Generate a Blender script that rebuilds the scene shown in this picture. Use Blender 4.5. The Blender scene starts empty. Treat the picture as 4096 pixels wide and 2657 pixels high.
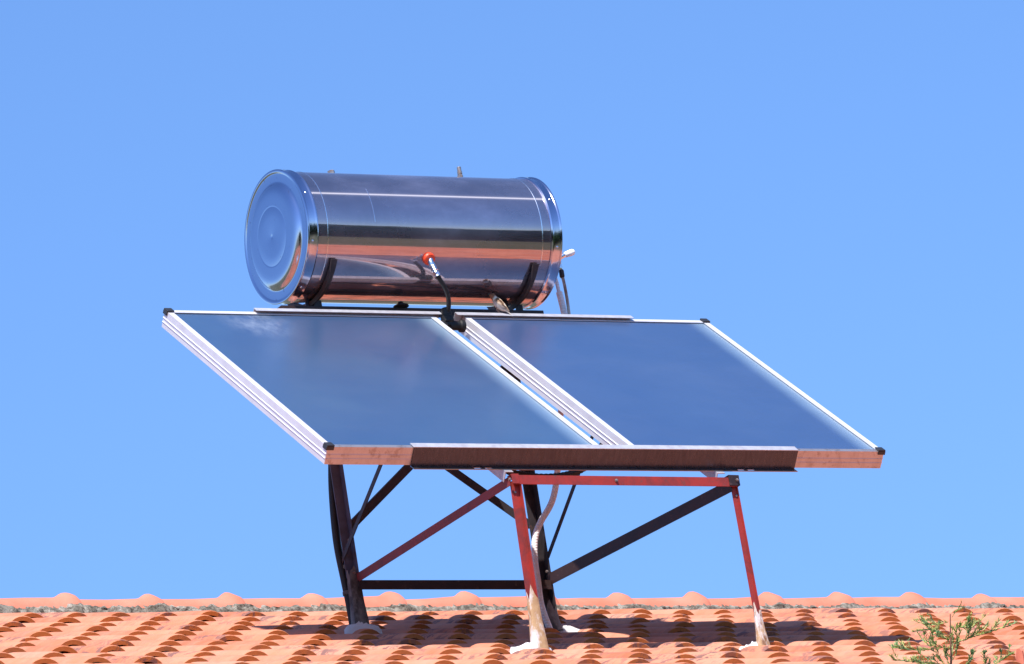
import bpy, bmesh, math, random
import numpy as np
from mathutils import Vector, Matrix
random.seed(7); rng = np.random.default_rng(7)
R = math.radians
scene = bpy.context.scene
COL = scene.collection

# ---------------------------------------------------------------- camera
CAM = Vector((-13.26314, -23.08136, -7.72203))
IR = Vector((0.8652777, -0.47804759, -0.15088078)); IU = Vector((-0.01567178, -0.32663276, 0.94502139)); IF = Vector((0.50104781, 0.81534136, 0.2901199))
cd = bpy.data.cameras.new('camera'); cam = bpy.data.objects.new('camera', cd); COL.objects.link(cam)
m = Matrix(((IR.x, IU.x, -IF.x), (IR.y, IU.y, -IF.y), (IR.z, IU.z, -IF.z))).to_4x4(); m.translation = CAM
cam.matrix_world = m
cd.sensor_width = 36; cd.lens = 28279 / 4096 * 36; cd.clip_start = 0.5; cd.clip_end = 3000
scene.camera = cam

# ---------------------------------------------------------------- sky and sun
SUN = Vector((-0.46, -0.50, 1.0)).normalized()
w = bpy.data.worlds.new('World'); scene.world = w; w.use_nodes = True
nt = w.node_tree; nt.nodes.clear()
sky = nt.nodes.new('ShaderNodeTexSky'); sky.sky_type = 'NISHITA'; sky.sun_disc = False
sky.sun_elevation = math.asin(SUN.z); sky.sun_rotation = math.atan2(SUN.x, SUN.y)
sky.altitude = 0; sky.air_density = 1.0; sky.dust_density = 0.4; sky.ozone_density = 3.0
tint = nt.nodes.new('ShaderNodeMix'); tint.data_type = 'RGBA'; tint.blend_type = 'MULTIPLY'; tint.inputs[0].default_value = 1
tint.inputs[7].default_value = (0.82, 1.07, 1.42, 1)
bg = nt.nodes.new('ShaderNodeBackground'); bg.inputs[1].default_value = 0.095
wo = nt.nodes.new('ShaderNodeOutputWorld')
nt.links.new(sky.outputs[0], tint.inputs[6]); nt.links.new(tint.outputs[2], bg.inputs[0]); nt.links.new(bg.outputs[0], wo.inputs[0])
sd = bpy.data.lights.new('sun', 'SUN'); sd.energy = 5.0; sd.angle = R(0.53); sd.color = (1.0, 0.955, 0.90)
so = bpy.data.objects.new('sun', sd); COL.objects.link(so); so.rotation_euler = SUN.to_track_quat('Z', 'Y').to_euler()
scene.view_settings.view_transform = 'Standard'; scene.view_settings.look = 'None'
scene.view_settings.gamma = 1; scene.view_settings.exposure = 0.7

# ---------------------------------------------------------------- materials
class NG:
    def __init__(s, name):
        s.m = bpy.data.materials.new(name); s.m.use_nodes = True; s.t = s.m.node_tree; s.t.nodes.clear()
        s.o = s.t.nodes.new('ShaderNodeOutputMaterial'); s.p = s.t.nodes.new('ShaderNodeBsdfPrincipled')
        s.t.links.new(s.p.outputs[0], s.o.inputs[0]); s._c = None
    def n(s, k, **kw):
        x = s.t.nodes.new(k)
        for a, b in kw.items(): setattr(x, a, b)
        return x
    def l(s, a, b): s.t.links.new(a, b)
    def co(s):
        if not s._c: s._c = s.n('ShaderNodeTexCoord')
        return s._c.outputs['Object']
    def noise(s, scale, detail=4, rough=.55, stretch=None, dist=0):
        x = s.n('ShaderNodeTexNoise'); x.inputs['Scale'].default_value = scale; x.inputs['Detail'].default_value = detail
        x.inputs['Roughness'].default_value = rough; x.inputs['Distortion'].default_value = dist
        if stretch:
            mp = s.n('ShaderNodeMapping'); mp.inputs['Scale'].default_value = stretch; s.l(s.co(), mp.inputs[0]); s.l(mp.outputs[0], x.inputs['Vector'])
        else: s.l(s.co(), x.inputs['Vector'])
        return x.outputs[0]
    def ramp(s, f, stops, interp='LINEAR'):
        x = s.n('ShaderNodeValToRGB'); x.color_ramp.interpolation = interp; e = x.color_ramp.elements
        while len(e) < len(stops): e.new(.5)
        for i, (p, c) in enumerate(stops):
            e[i].position = p; e[i].color = (c, c, c, 1) if not hasattr(c, '__len__') else (*c, 1)
        s.l(f, x.inputs[0]); return x.outputs[0]
    def mix(s, f, a, b, blend='MIX'):
        x = s.n('ShaderNodeMix', data_type='RGBA', blend_type=blend)
        for v, i in ((f, 0), (a, 6), (b, 7)):
            if hasattr(v, 'links') or isinstance(v, bpy.types.NodeSocket): s.l(v, x.inputs[i])
            elif i: x.inputs[i].default_value = (*v, 1)
            else: x.inputs[0].default_value = v
        return x.outputs[2]
    def math(s, op, a, b=0.):
        x = s.n('ShaderNodeMath', operation=op)
        for i, v in enumerate((a, b)):
            if isinstance(v, bpy.types.NodeSocket): s.l(v, x.inputs[i])
            else: x.inputs[i].default_value = v
        return x.outputs[0]
    def bump(s, h, strength=.3, dist=.002):
        x = s.n('ShaderNodeBump'); x.inputs['Strength'].default_value = strength; x.inputs['Distance'].default_value = dist
        s.l(h, x.inputs['Height']); s.l(x.outputs[0], s.p.inputs['Normal'])
    def set(s, **kw):
        for k, v in kw.items():
            k = {'color': 'Base Color', 'rough': 'Roughness', 'metal': 'Metallic', 'spec': 'Specular IOR Level', 'coat': 'Coat Weight', 'coatr': 'Coat Roughness', 'sss': 'Subsurface Weight', 'trans': 'Transmission Weight'}[k]
            if isinstance(v, bpy.types.NodeSocket): s.l(v, s.p.inputs[k])
            else: s.p.inputs[k].default_value = (*v, 1) if hasattr(v, '__len__') else v
        return s

M = {}
# terracotta tile
g = NG('terracotta')
va = g.n('ShaderNodeVertexColor'); va.layer_name = 'tile'
sp = g.n('ShaderNodeSeparateColor'); g.l(va.outputs[0], sp.inputs[0])
base = g.ramp(sp.outputs[0], [(0, (.41, .118, .056)), (.35, (.49, .162, .084)), (.7, (.54, .200, .110)), (1, (.52, .225, .140))])
nz = g.noise(9, 6, .6)
c = g.mix(g.ramp(nz, [(.35, 0), (.75, .55)]), base, (.60, .265, .185))
# dusty bloom on weathered (top) faces versus shade and bounced orange light painted on tile ends and undersides
c = g.mix(sp.outputs[1], c, (.45, .155, .036))
st = g.noise(16, 8, .72, (1, 1, 1), .6)
stm = g.math('MULTIPLY', g.ramp(st, [(.50, 0), (.56, 1)]), g.ramp(g.noise(2.2, 2), [(.36, 0.1), (.58, .9)]))
stm = g.math('MULTIPLY', stm, sp.outputs[2])
c = g.mix(stm, c, (.17, .085, .075))
g.set(color=c, rough=.82, spec=.25)
g.bump(g.noise(60, 5, .6), .35, .0025)
M['tile'] = g.m
g = NG('ridge_terracotta')
c = g.mix(g.ramp(g.noise(5, 5), [(.3, 0), (.7, 1)]), (.50, .150, .090), (.58, .215, .145))
c = g.mix(g.ramp(g.noise(30, 7, .7), [(.62, 0), (.72, .6)]), c, (.38, .2, .15))
g.set(color=c, rough=.85, spec=.25); g.bump(g.noise(45, 5), .4, .003); M['ridge'] = g.m
g = NG('mortar')
c = g.ramp(g.noise(28, 8, .75), [(.32, (.03, .025, .02)), (.46, (.15, .13, .105)), (.58, (.33, .30, .25)), (.72, (.52, .48, .42))])
c = g.mix(g.ramp(g.noise(14, 4), [(.58, 0), (.66, .8)]), c, (.07, .06, .045))
g.set(color=c, rough=.95, spec=.1); g.bump(g.noise(70, 8, .7), .9, .012); M['mortar'] = g.m
g = NG('mastic')
c = g.mix(g.ramp(g.noise(24, 6, .7), [(.62, 0), (.74, .8)]), (.60, .58, .59), (.36, .31, .28))
g.set(color=c, rough=.6, spec=.4); g.bump(g.noise(22, 5), .7, .01); M['mastic'] = g.m
# stainless steel jacket
g = NG('steel_jacket')
dirt = g.noise(7, 6, .6, (.5, 1, 1))
spots = g.ramp(g.noise(48, 3, .5, (1, 1, .8)), [(.70, 0), (.76, 1)])
c = g.mix(g.ramp(g.noise(10, 5, .6, (3.5, 1, .5)), [(.45, 0), (.8, .3)]), (.41, .32, .33), (.31, .24, .24))
c = g.mix(g.math('MULTIPLY', spots, .55), c, (.25, .17, .12))
g.set(color=c, metal=1.0, rough=g.ramp(dirt, [(.3, .035), (.62, .06), (.85, .22)]))
hb = g.math('ADD', g.math('MULTIPLY', g.noise(3.2, 2, .5, (.6, 1, 1)), .02), g.math('MULTIPLY', g.noise(38, 3, .5, (.05, 1, 1)), .0002))
g.bump(hb, .22, .35)
gl = g.n('ShaderNodeBsdfAnisotropic'); gl.inputs['Color'].default_value = (.72, .70, .78, 1); gl.inputs['Roughness'].default_value = .40; gl.inputs['Anisotropy'].default_value = .90; gl.inputs['Rotation'].default_value = 0.0
tg = g.n('ShaderNodeTangent', direction_type='RADIAL', axis='X'); g.l(tg.outputs[0], gl.inputs['Tangent'])
mx = g.n('ShaderNodeMixShader'); mx.inputs[0].default_value = .022; g.l(g.p.outputs[0], mx.inputs[1]); g.l(gl.outputs[0], mx.inputs[2]); df = g.n('ShaderNodeBsdfAnisotropic'); df.inputs['Roughness'].default_value = .50; df.inputs[0].default_value = (.80, .80, 1.0, 1)
m2 = g.n('ShaderNodeMixShader'); g.l(g.ramp(g.noise(2.6, 5, .6, (.8, 1.4, 1.4)), [(.36, .06), (.55, .125), (.72, .24)]), m2.inputs[0]); g.l(mx.outputs[0], m2.inputs[1]); g.l(df.outputs[0], m2.inputs[2]); g.l(m2.outputs[0], g.o.inputs[0]); M['jacket'] = g.m
g = NG('steel_cap')
c = g.mix(g.math('MULTIPLY', g.ramp(g.noise(40, 3, .5), [(.69, 0), (.75, 1)]), .6), (.50, .50, .62), (.25, .17, .14))
g.set(color=c, metal=1.0, rough=.14); g.bump(g.noise(3, 2), .2, .01); M['cap'] = g.m
g = NG('chrome'); g.set(color=(.72, .72, .75), metal=1.0, rough=.22); M['chrome'] = g.m
g = NG('dull_brass')
g.set(color=g.mix(g.ramp(g.noise(60, 4), [(.4, 0), (.7, 1)]), (.30, .28, .28), (.20, .12, .08)), metal=.7, rough=.45); M['brass'] = g.m
g = NG('anodised_aluminium')
g.set(color=g.mix(g.ramp(g.noise(12, 5, .6), [(.4, 0), (.75, .6)]), (.68, .67, .70), (.54, .52, .56)), metal=.35, rough=.45)
g.bump(g.noise(150, 3), .08, .001); M['alu'] = g.m
g = NG('front_aluminium')
c = g.mix(g.ramp(g.noise(14, 6, .65, (1.2, .6, .35)), [(.48, 0), (.78, .6)]), (.50, .47, .48), (.26, .2, .18))
drip = g.math('MULTIPLY', g.ramp(g.noise(26, 6, .7), [(.55, 0), (.62, 1)]), .5)
g.set(color=g.mix(drip, c, (.26, .19, .16)), metal=.85, rough=.42); M['alu_front'] = g.m
g = NG('galvanised_channel')
c = g.mix(g.ramp(g.noise(34, 6, .7, (1.6, .5, .10), 1.2), [(.35, 0), (.75, 1)]), (.085, .085, .108), (.058, .055, .068))
g.set(color=c, metal=.9, rough=g.ramp(g.noise(30, 3, .6, (2, 1, .3)), [(.3, .22), (.7, .38)])); M['galv'] = g.m
g = NG('flange_metal'); g.set(color=g.mix(g.noise(40, 4), (.24, .25, .30), (.36, .37, .42)), metal=1.0, rough=.32); M['flange'] = g.m
g = NG('zinc_rail'); g.set(color=g.mix(g.ramp(g.noise(30, 5), [(.4, 0), (.7, 1)]), (.50, .50, .55), (.40, .385, .42)), metal=.45, rough=.5); M['zinc'] = g.m
for key, xe in (('glass_l', 1.2633), ('glass_r', 2.6)):
    g = NG('collector_glass')
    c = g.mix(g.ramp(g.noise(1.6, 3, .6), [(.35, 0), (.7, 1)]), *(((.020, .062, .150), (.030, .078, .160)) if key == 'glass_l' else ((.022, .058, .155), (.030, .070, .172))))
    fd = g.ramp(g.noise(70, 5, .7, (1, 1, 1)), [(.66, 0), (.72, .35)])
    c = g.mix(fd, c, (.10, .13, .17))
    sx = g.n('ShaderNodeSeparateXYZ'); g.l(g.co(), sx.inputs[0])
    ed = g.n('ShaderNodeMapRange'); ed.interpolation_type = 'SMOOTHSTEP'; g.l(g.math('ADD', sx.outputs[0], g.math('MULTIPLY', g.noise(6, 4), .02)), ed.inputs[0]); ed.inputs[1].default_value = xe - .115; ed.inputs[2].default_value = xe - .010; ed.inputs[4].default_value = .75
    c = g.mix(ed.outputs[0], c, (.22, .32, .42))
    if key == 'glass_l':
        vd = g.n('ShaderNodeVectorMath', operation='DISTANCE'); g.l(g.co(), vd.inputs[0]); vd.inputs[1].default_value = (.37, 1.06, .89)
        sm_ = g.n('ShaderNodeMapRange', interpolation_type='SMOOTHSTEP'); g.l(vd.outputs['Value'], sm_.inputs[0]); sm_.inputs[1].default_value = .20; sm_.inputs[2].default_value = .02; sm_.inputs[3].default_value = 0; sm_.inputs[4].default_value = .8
        c = g.mix(g.math('MULTIPLY', sm_.outputs[0], g.ramp(g.noise(26, 6, .75, (1, .5, .5)), [(.38, 0), (.62, 1)])), c, (.20, .25, .33))  # glints near the top edge painted into the glass colour as a pale patch
    g.set(color=c, rough=g.ramp(g.noise(4, 4, .6, (.6, 1, 1), .4), [(.3, .30), (.75, .40)]), coat=1.0, coatr=.27)
    g.p.inputs['IOR'].default_value = 2.3; g.p.inputs['Coat IOR'].default_value = 1.75
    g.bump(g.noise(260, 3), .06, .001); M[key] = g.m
g = NG('black_plastic'); g.set(color=(.018, .018, .02), rough=.45); M['plastic'] = g.m
g = NG('black_rubber'); g.set(color=(.012, .011, .012), rough=.55, spec=.35); g.bump(g.noise(35, 3), .3, .003); M['rubber'] = g.m
def paint(name, a, b, rust=(.10, .055, .045), lo=.45, hi=.7, rough=.5):
    g = NG(name)
    c = g.mix(g.ramp(g.noise(8, 6, .7, (1, 1, 1), .5), [(lo, 0), (hi, 1)]), a, b)
    c = g.mix(g.ramp(g.noise(34, 6, .7), [(.60, 0), (.68, .8)]), c, rust)
    g.set(color=c, rough=rough, spec=.4); g.bump(g.noise(80, 4), .25, .0015); return g.m
M['red'] = paint('red_primer', (.31, .028, .020), (.13, .028, .026))
M['dark_red'] = paint('dark_red_primer', (.21, .028, .026), (.12, .025, .025))
M['brown_steel'] = paint('brown_black_steel', (.036, .018, .017), (.020, .012, .012))
M['grey_steel'] = paint('grey_steel', (.085, .088, .14), (.055, .052, .075), (.07, .055, .07))
M['dark_steel'] = paint('dark_steel', (.035, .028, .032), (.02, .016, .018))
g = NG('rusty_white_foot')
c = g.mix(g.ramp(g.noise(16, 6, .7, (1, 1, .45)), [(.42, 0), (.54, 1)]), (.62, .57, .55), (.42, .26, .13))
c = g.mix(g.ramp(g.noise(30, 6, .7, (1, 1, .3)), [(.54, 0), (.64, 1)]), c, (.20, .085, .03))
g.set(color=c, rough=.7); g.bump(g.noise(28, 4), .7, .006); M['foot'] = g.m
g = NG('grey_foot')
c = g.mix(g.ramp(g.noise(14, 6, .7, (1, 1, .45)), [(.42, 0), (.6, 1)]), (.20, .185, .175), (.05, .042, .04))
g.set(color=c, rough=.8); g.bump(g.noise(28, 4), .7, .006); M['foot_dark'] = g.m
g = NG('pipe_wrap'); g.set(color=g.mix(g.ramp(g.noise(20, 4, .6, (1, 1, .4)), [(.45, 0), (.75, .8)]), (.80, .74, .74), (.58, .50, .48)), rough=.6)
wv = g.n('ShaderNodeTexWave', bands_direction='Z'); wv.inputs['Scale'].default_value = 26; wv.inputs['Distortion'].default_value = 2.5; g.l(g.co(), wv.inputs[0])
g.bump(wv.outputs[1], .3, .004); M['wrap'] = g.m
g = NG('rusty_pipe'); g.set(color=g.ramp(g.noise(14, 5, .6, (1, 1, .5)), [(.35, (.16, .07, .05)), (.5, (.30, .17, .12)), (.62, (.55, .48, .42))]), rough=.7, metal=.1); M['rust_pipe'] = g.m
g = NG('orange_rubber'); g.set(color=(.75, .06, .015), rough=.45); M['orange'] = g.m
g = NG('white_plastic'); g.set(color=(.85, .84, .84), rough=.35); M['white'] = g.m
g = NG('plaster'); g.set(color=g.mix(g.noise(1.5, 5), (.62, .56, .46), (.70, .65, .56)), rough=.9); M['plaster'] = g.m
g = NG('dry_ground'); g.set(color=g.ramp(g.noise(.12, 6, .65), [(.3, (.03, .05, .018)), (.55, (.08, .085, .045)), (.78, (.28, .25, .20))]), rough=.95); M['ground'] = g.m
g = NG('far_foliage'); g.set(color=g.ramp(g.noise(.9, 5, .7), [(.3, (.010, .022, .006)), (.5, (.03, .065, .012)), (.7, (.07, .12, .025))]), rough=.9, spec=.1); M['farleaf'] = g.m
g = NG('bark'); g.set(color=g.mix(g.noise(40, 5), (.20, .085, .055), (.33, .15, .10)), rough=.85); M['bark'] = g.m
g = NG('conifer_scale')
vc = g.n('ShaderNodeVertexColor'); vc.layer_name = 'tone'
g.set(color=vc.outputs[0], rough=.6, spec=.3); g.p.inputs['Subsurface Weight'].default_value = 0; M['conifer'] = g.m
g = NG('twig_green'); g.set(color=g.mix(g.noise(30, 3), (.30, .24, .08), (.22, .27, .08)), rough=.8); M['twig'] = g.m
# sparrow plumage, placed along the body by its own object coordinates
g = NG('sparrow_plumage')
sx = g.n('ShaderNodeSeparateXYZ'); g.l(g.co(), sx.inputs[0])
wv = g.n('ShaderNodeTexNoise'); wv.inputs['Scale'].default_value = 75; mp = g.n('ShaderNodeMapping'); mp.inputs['Scale'].default_value = (.25, 1.3, .8); g.l(g.co(), mp.inputs[0]); g.l(mp.outputs[0], wv.inputs['Vector'])
streak = g.ramp(wv.outputs[0], [(.40, (.07, .035, .02)), (.48, (.36, .22, .13)), (.58, (.70, .58, .44)), (.66, (.80, .72, .60))])
belly = (.62, .56, .50)
c = g.mix(g.ramp(sx.outputs[2], [(.48, 0), (.52, 1)]), belly, streak)
mr = g.n('ShaderNodeMapRange'); g.l(sx.outputs[2], mr.inputs[0]); mr.inputs[1].default_value = -.012; mr.inputs[2].default_value = .004
c = g.mix(mr.outputs[0], belly, streak)
mh = g.n('ShaderNodeMapRange'); g.l(sx.outputs[0], mh.inputs[0]); mh.inputs[1].default_value = .032; mh.inputs[2].default_value = .040
c = g.mix(mh.outputs[0], c, (.25, .11, .06))
g.set(color=c, rough=.85, spec=.15); M['bird'] = g.m
g = NG('beak'); g.set(color=(.05, .045, .04), rough=.4); M['beak'] = g.m

# ---------------------------------------------------------------- helpers
def link(name, me, mat, parent=None, smooth=False):
    o = bpy.data.objects.new(name, me); COL.objects.link(o)
    if mat: me.materials.append(M[mat] if isinstance(mat, str) else mat)
    if smooth:
        me.polygons.foreach_set('use_smooth', [True] * len(me.polygons))
        try: me.set_sharp_from_angle(angle=R(38))
        except Exception: pass
    if parent: o.parent = parent; o.matrix_parent_inverse = parent.matrix_world.inverted() if False else Matrix.Translation(-parent.location)
    return o
def tag(o, label=None, cat=None, group=None, kind=None):
    if label: o['label'] = label
    if cat: o['category'] = cat
    if group: o['group'] = group
    if kind: o['kind'] = kind
    return o
def empty(name, loc, label=None, cat=None, group=None):
    o = bpy.data.objects.new(name, None); COL.objects.link(o); o.location = loc; o.empty_display_size = .1
    return tag(o, label, cat, group)
class B:
    def __init__(s): s.v = []; s.f = []
    def add(s, v, f):
        k = len(s.v); s.v += [tuple(x) for x in v]; s.f += [tuple(i + k for i in q) for q in f]; return s
    def box(s, o, a, b, c):
        """box from corner o with edge vectors a, b, c"""
        o, a, b, c = Vector(o), Vector(a), Vector(b), Vector(c)
        p = [o, o + a, o + a + b, o + b, o + c, o + a + c, o + a + b + c, o + b + c]
        return s.add(p, [(0, 3, 2, 1), (4, 5, 6, 7), (0, 1, 5, 4), (1, 2, 6, 5), (2, 3, 7, 6), (3, 0, 4, 7)])
    def prism(s, poly, p0, p1, u, v):
        """extrude 2-D polygon (coords along u, v) from p0 to p1"""
        p0, p1, u, v = Vector(p0), Vector(p1), Vector(u), Vector(v); n = len(poly)
        pts = [p0 + u * a + v * b for a, b in poly] + [p1 + u * a + v * b for a, b in poly]
        return s.add(pts, [tuple(range(n))[::-1], tuple(range(n, 2 * n))] + [(i, (i + 1) % n, n + (i + 1) % n, n + i) for i in range(n)])
    def angle(s, p0, p1, u, v, wu=.04, wv=.04, t=.004):
        """L profile: corner line p0-p1, flanges along u and v"""
        return s.prism([(0, 0), (wu, 0), (wu, t), (t, t), (t, wv), (0, wv)], p0, p1, u, v)
    def lathe(s, prof, o, axis, seg=48, closed=False):
        o, axis = Vector(o), Vector(axis).normalized()
        e1 = axis.orthogonal().normalized(); e2 = axis.cross(e1)
        pts = []; f = []
        for h, r in prof:
            for k in range(seg):
                t = 2 * math.pi * k / seg; pts.append(o + axis * h + (e1 * math.cos(t) + e2 * math.sin(t)) * r)
        n = len(prof)
        for i in range(n - 1):
            for k in range(seg): f.append((i * seg + k, i * seg + (k + 1) % seg, (i + 1) * seg + (k + 1) % seg, (i + 1) * seg + k))
        if not closed:
            f.append(tuple(range(seg))[::-1]); f.append(tuple(range((n - 1) * seg, n * seg)))
        return s.add(pts, f)
    def hexnut(s, o, axis, r, h): return s.lathe([(0, r * .93), (h * .12, r), (h * .88, r), (h, r * .93)], o, axis, 6)
    def tube(s, path, rad, seg=16):
        path = [Vector(p) for p in path]; n = len(path)
        rad = rad if hasattr(rad, '__len__') else [rad] * n
        T = [(path[min(i + 1, n - 1)] - path[max(i - 1, 0)]).normalized() for i in range(n)]
        e = T[0].orthogonal().normalized(); pts = []
        for i in range(n):
            e = (e - T[i] * e.dot(T[i])).normalized(); e2 = T[i].cross(e)
            for k in range(seg):
                t = 2 * math.pi * k / seg; pts.append(path[i] + (e * math.cos(t) + e2 * math.sin(t)) * rad[i])
        f = [(i * seg + k, i * seg + (k + 1) % seg, (i + 1) * seg + (k + 1) % seg, (i + 1) * seg + k) for i in range(n - 1) for k in range(seg)]
        f += [tuple(range(seg))[::-1], tuple(range((n - 1) * seg, n * seg))]
        return s.add(pts, f)
    def build(s, name, mat, parent=None, smooth=False, bevel=0, sub=0):
        me = bpy.data.meshes.new(name); me.from_pydata([tuple(v) for v in s.v], [], s.f)
        bm = bmesh.new(); bm.from_mesh(me); bmesh.ops.recalc_face_normals(bm, faces=bm.faces); bm.to_mesh(me); bm.free()
        o = link(name, me, mat, parent, smooth)
        if bevel:
            q = o.modifiers.new('bevel', 'BEVEL'); q.width = bevel; q.segments = 2; q.limit_method = 'ANGLE'; q.angle_limit = R(40)
        return o
def spline(P, n=10):
    P = [Vector(p) for p in P]; out = []
    for i in range(len(P) - 1):
        a, b, c, d = P[max(i - 1, 0)], P[i], P[i + 1], P[min(i + 2, len(P) - 1)]
        for k in range(n):
            t = k / n
            out.append(.5 * ((2 * b) + (c - a) * t + (2 * a - 5 * b + 4 * c - d) * t * t + (3 * b - a - 3 * c + d) * t ** 3))
    out.append(P[-1]); return out
X = Vector((1, 0, 0)); Y = Vector((0, 1, 0)); Z = Vector((0, 0, 1))
GZ = -9.322

# ---------------------------------------------------------------- ground
b = B(); S_ = 1500
b.add([(-S_, -S_, GZ), (S_, -S_, GZ), (S_, S_, GZ), (-S_, S_, GZ)], [(0, 1, 2, 3)])
tag(b.build('ground', 'ground'), kind='structure', label='dry grassy ground around the house')

# ---------------------------------------------------------------- house with tiled roof
SL = R(20.023); SV = Vector((0, math.cos(SL), math.sin(SL))); NR = Vector((0, -math.sin(SL), math.cos(SL)))
PW = 0.2141; PC = 0.3534
P0 = Vector((-0.0992, 2.5241, 0.0724))
house = empty('house', (3, 0, GZ), 'house with an orange clay tiled roof carrying the solar water heater', 'house')
# one barrel-and-pan tile: x across, along = distance up the slope from its lower end
def tile_profile():
    pts = []                                   # outer line, left to right: pan, then roll centred at x = 0
    pts += [(-.146, .012), (-.140, .005), (-.126, -.001), (-.106, -.001), (-.088, .001)]
    for k in range(11):
        a = R(160 - 14 * k); pts.append((.084 * math.cos(a), .004 + .078 * (math.sin(a) - math.sin(R(20)))))
    return pts
def build_tiles():
    prof = tile_profile(); n = len(prof); T = .021
    inner = []
    for i, (x, z) in enumerate(prof):
        x0, z0 = prof[max(i - 1, 0)]; x1, z1 = prof[min(i + 1, n - 1)]
        dx, dz = x1 - x0, z1 - z0; L = math.hypot(dx, dz); inner.append((x + dz / L * T, z - dx / L * T))
    prof = np.array(prof); inner = np.array(inner)
    A = [0.0, .004, .012, .2, .40]; ns = len(A)
    def ring(a, o, inn, k):
        # rounded lip on the lower end
        sh = {0: .35, 1: .12}.get(k, 0.)
        oo = o + (inn - o) * sh * .5; return oo, inn
    V = []; F = []; C = []
    for k, a in enumerate(A):
        oo, ii = ring(a, prof, inner, k)
        for x, z in oo: V.append((x, a, z))
        for x, z in ii: V.append((x, a, z))
    for k in range(ns - 1):
        o0 = k * 2 * n; o1 = (k + 1) * 2 * n
        for i in range(n - 1):
            F.append((o0 + i, o0 + i + 1, o1 + i + 1, o1 + i)); C.append(0 if k else .25)
        for i in range(n - 1):
            if k in (0, 1, 2, 3): F.append((o0 + n + i + 1, o0 + n + i, o1 + n + i, o1 + n + i + 1)); C.append(1)
        F.append((o0, o1, o1 + n, o0 + n)); C.append(0)
        F.append((o0 + n - 1, o0 + 2 * n - 1, o1 + 2 * n - 1, o1 + n - 1)); C.append(0)
    for i in range(n - 1): F.append((i, n + i, n + i + 1, i + 1)); C.append(1)
    V = np.array(V); F = np.array(F); C = np.array(C)
    rows = range(0, 26); cols = range(-34, 62)
    allV = []; allF = []; allC = []; off = 0
    e1 = np.array(X); e2 = np.array(SV); e3 = np.array(NR); p0 = np.array(P0)
    colj = {i: rng.normal(0, .003) for i in cols}
    for j in rows:
        rowj = rng.normal(0, .004)
        for i in cols:
            v = V.copy()
            if j == 0: v[:, 1] = v[:, 1] * 1.16
            if i % 1 == 0:
                yaw = rng.normal(0, .010); pit = rng.normal(0, .002); rol = rng.normal(0, .008)
                sc = 1 + rng.normal(0, .025)
                x = v[:, 0] * sc; a = v[:, 1]; z = v[:, 2] * (1 + rng.normal(0, .035)) + (.40 - a) * (.0235 / .3534 + pit) - .012
                x, a = x - yaw * a, a + yaw * x
                z = z + rol * x
                x = x + rng.normal(0, .0028) + colj[i]; a = a + rng.normal(0, .008) + rowj
                z = z + rng.normal(0, .0012)
            base = p0 + e1 * (i * PW) - e2 * (j * PC)
            allV.append(base + np.outer(x, e1) + np.outer(a, e2) + np.outer(z - .043, e3))
            allF.append(F + off); off += len(V)
            t = np.clip(rng.normal(.5, .28), 0, 1)
            s = rng.random() < .55
            allC.append(np.stack([np.full(len(C), t), C * .9, np.full(len(C), 1. if s else .25)], 1))
    allV = np.concatenate(allV); allF = np.concatenate(allF); allC = np.concatenate(allC)
    me = bpy.data.meshes.new('roof_tiles'); me.vertices.add(len(allV)); me.vertices.foreach_set('co', allV.ravel())
    me.loops.add(allF.size); me.loops.foreach_set('vertex_index', allF.ravel().astype(np.int32))
    me.polygons.add(len(allF)); me.polygons.foreach_set('loop_start', np.arange(0, allF.size, 4, dtype=np.int32))
    me.update(calc_edges=True); me.validate()
    ca = me.color_attributes.new('tile', 'FLOAT_COLOR', 'CORNER')
    cc = np.ones((len(allF), 4, 4)); cc[:, :, :3] = allC[:, None, :]; ca.data.foreach_set('color', cc.ravel())
    o = link('roof', me, 'tile', house, True)
    me.set_sharp_from_angle(angle=R(50))
    return o
roof = build_tiles()
# boarding under the tiles, rear slope and walls
XL, XR = -7.4, 13.2
def rp(y, dn): return P0.z + (y - P0.y) * math.tan(SL) - dn
b = B(); RY = 3.1
b.prism([(-6.3, rp(-6.3, .075)), (RY, rp(RY, .075)), (RY + 9.4, rp(-6.3, .075)), (RY + 9.4, rp(-6.3, .16)), (RY, rp(RY, .17)), (-6.3, rp(-6.3, .16))], (XL, 0, 0), (XR, 0, 0), Y, Z)
b.build('roof_deck', 'mortar', roof)
b = B(); wz = rp(-5.7, .3)
for (o_, a_, c_) in (((XL + .3, -5.6, GZ), (XR - XL - .6, 0, 0), (0, .25, 0)), ((XL + .3, 11.6, GZ), (XR - XL - .6, 0, 0), (0, .25, 0)), ((XL + .3, -5.35, GZ), (.25, 0, 0), (0, 16.95, 0)), ((XR - .55, -5.35, GZ), (.25, 0, 0), (0, 16.95, 0))):
    b.box(o_, a_, c_, (0, 0, wz - GZ))
b.build('wall', 'plaster', house)
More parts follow.
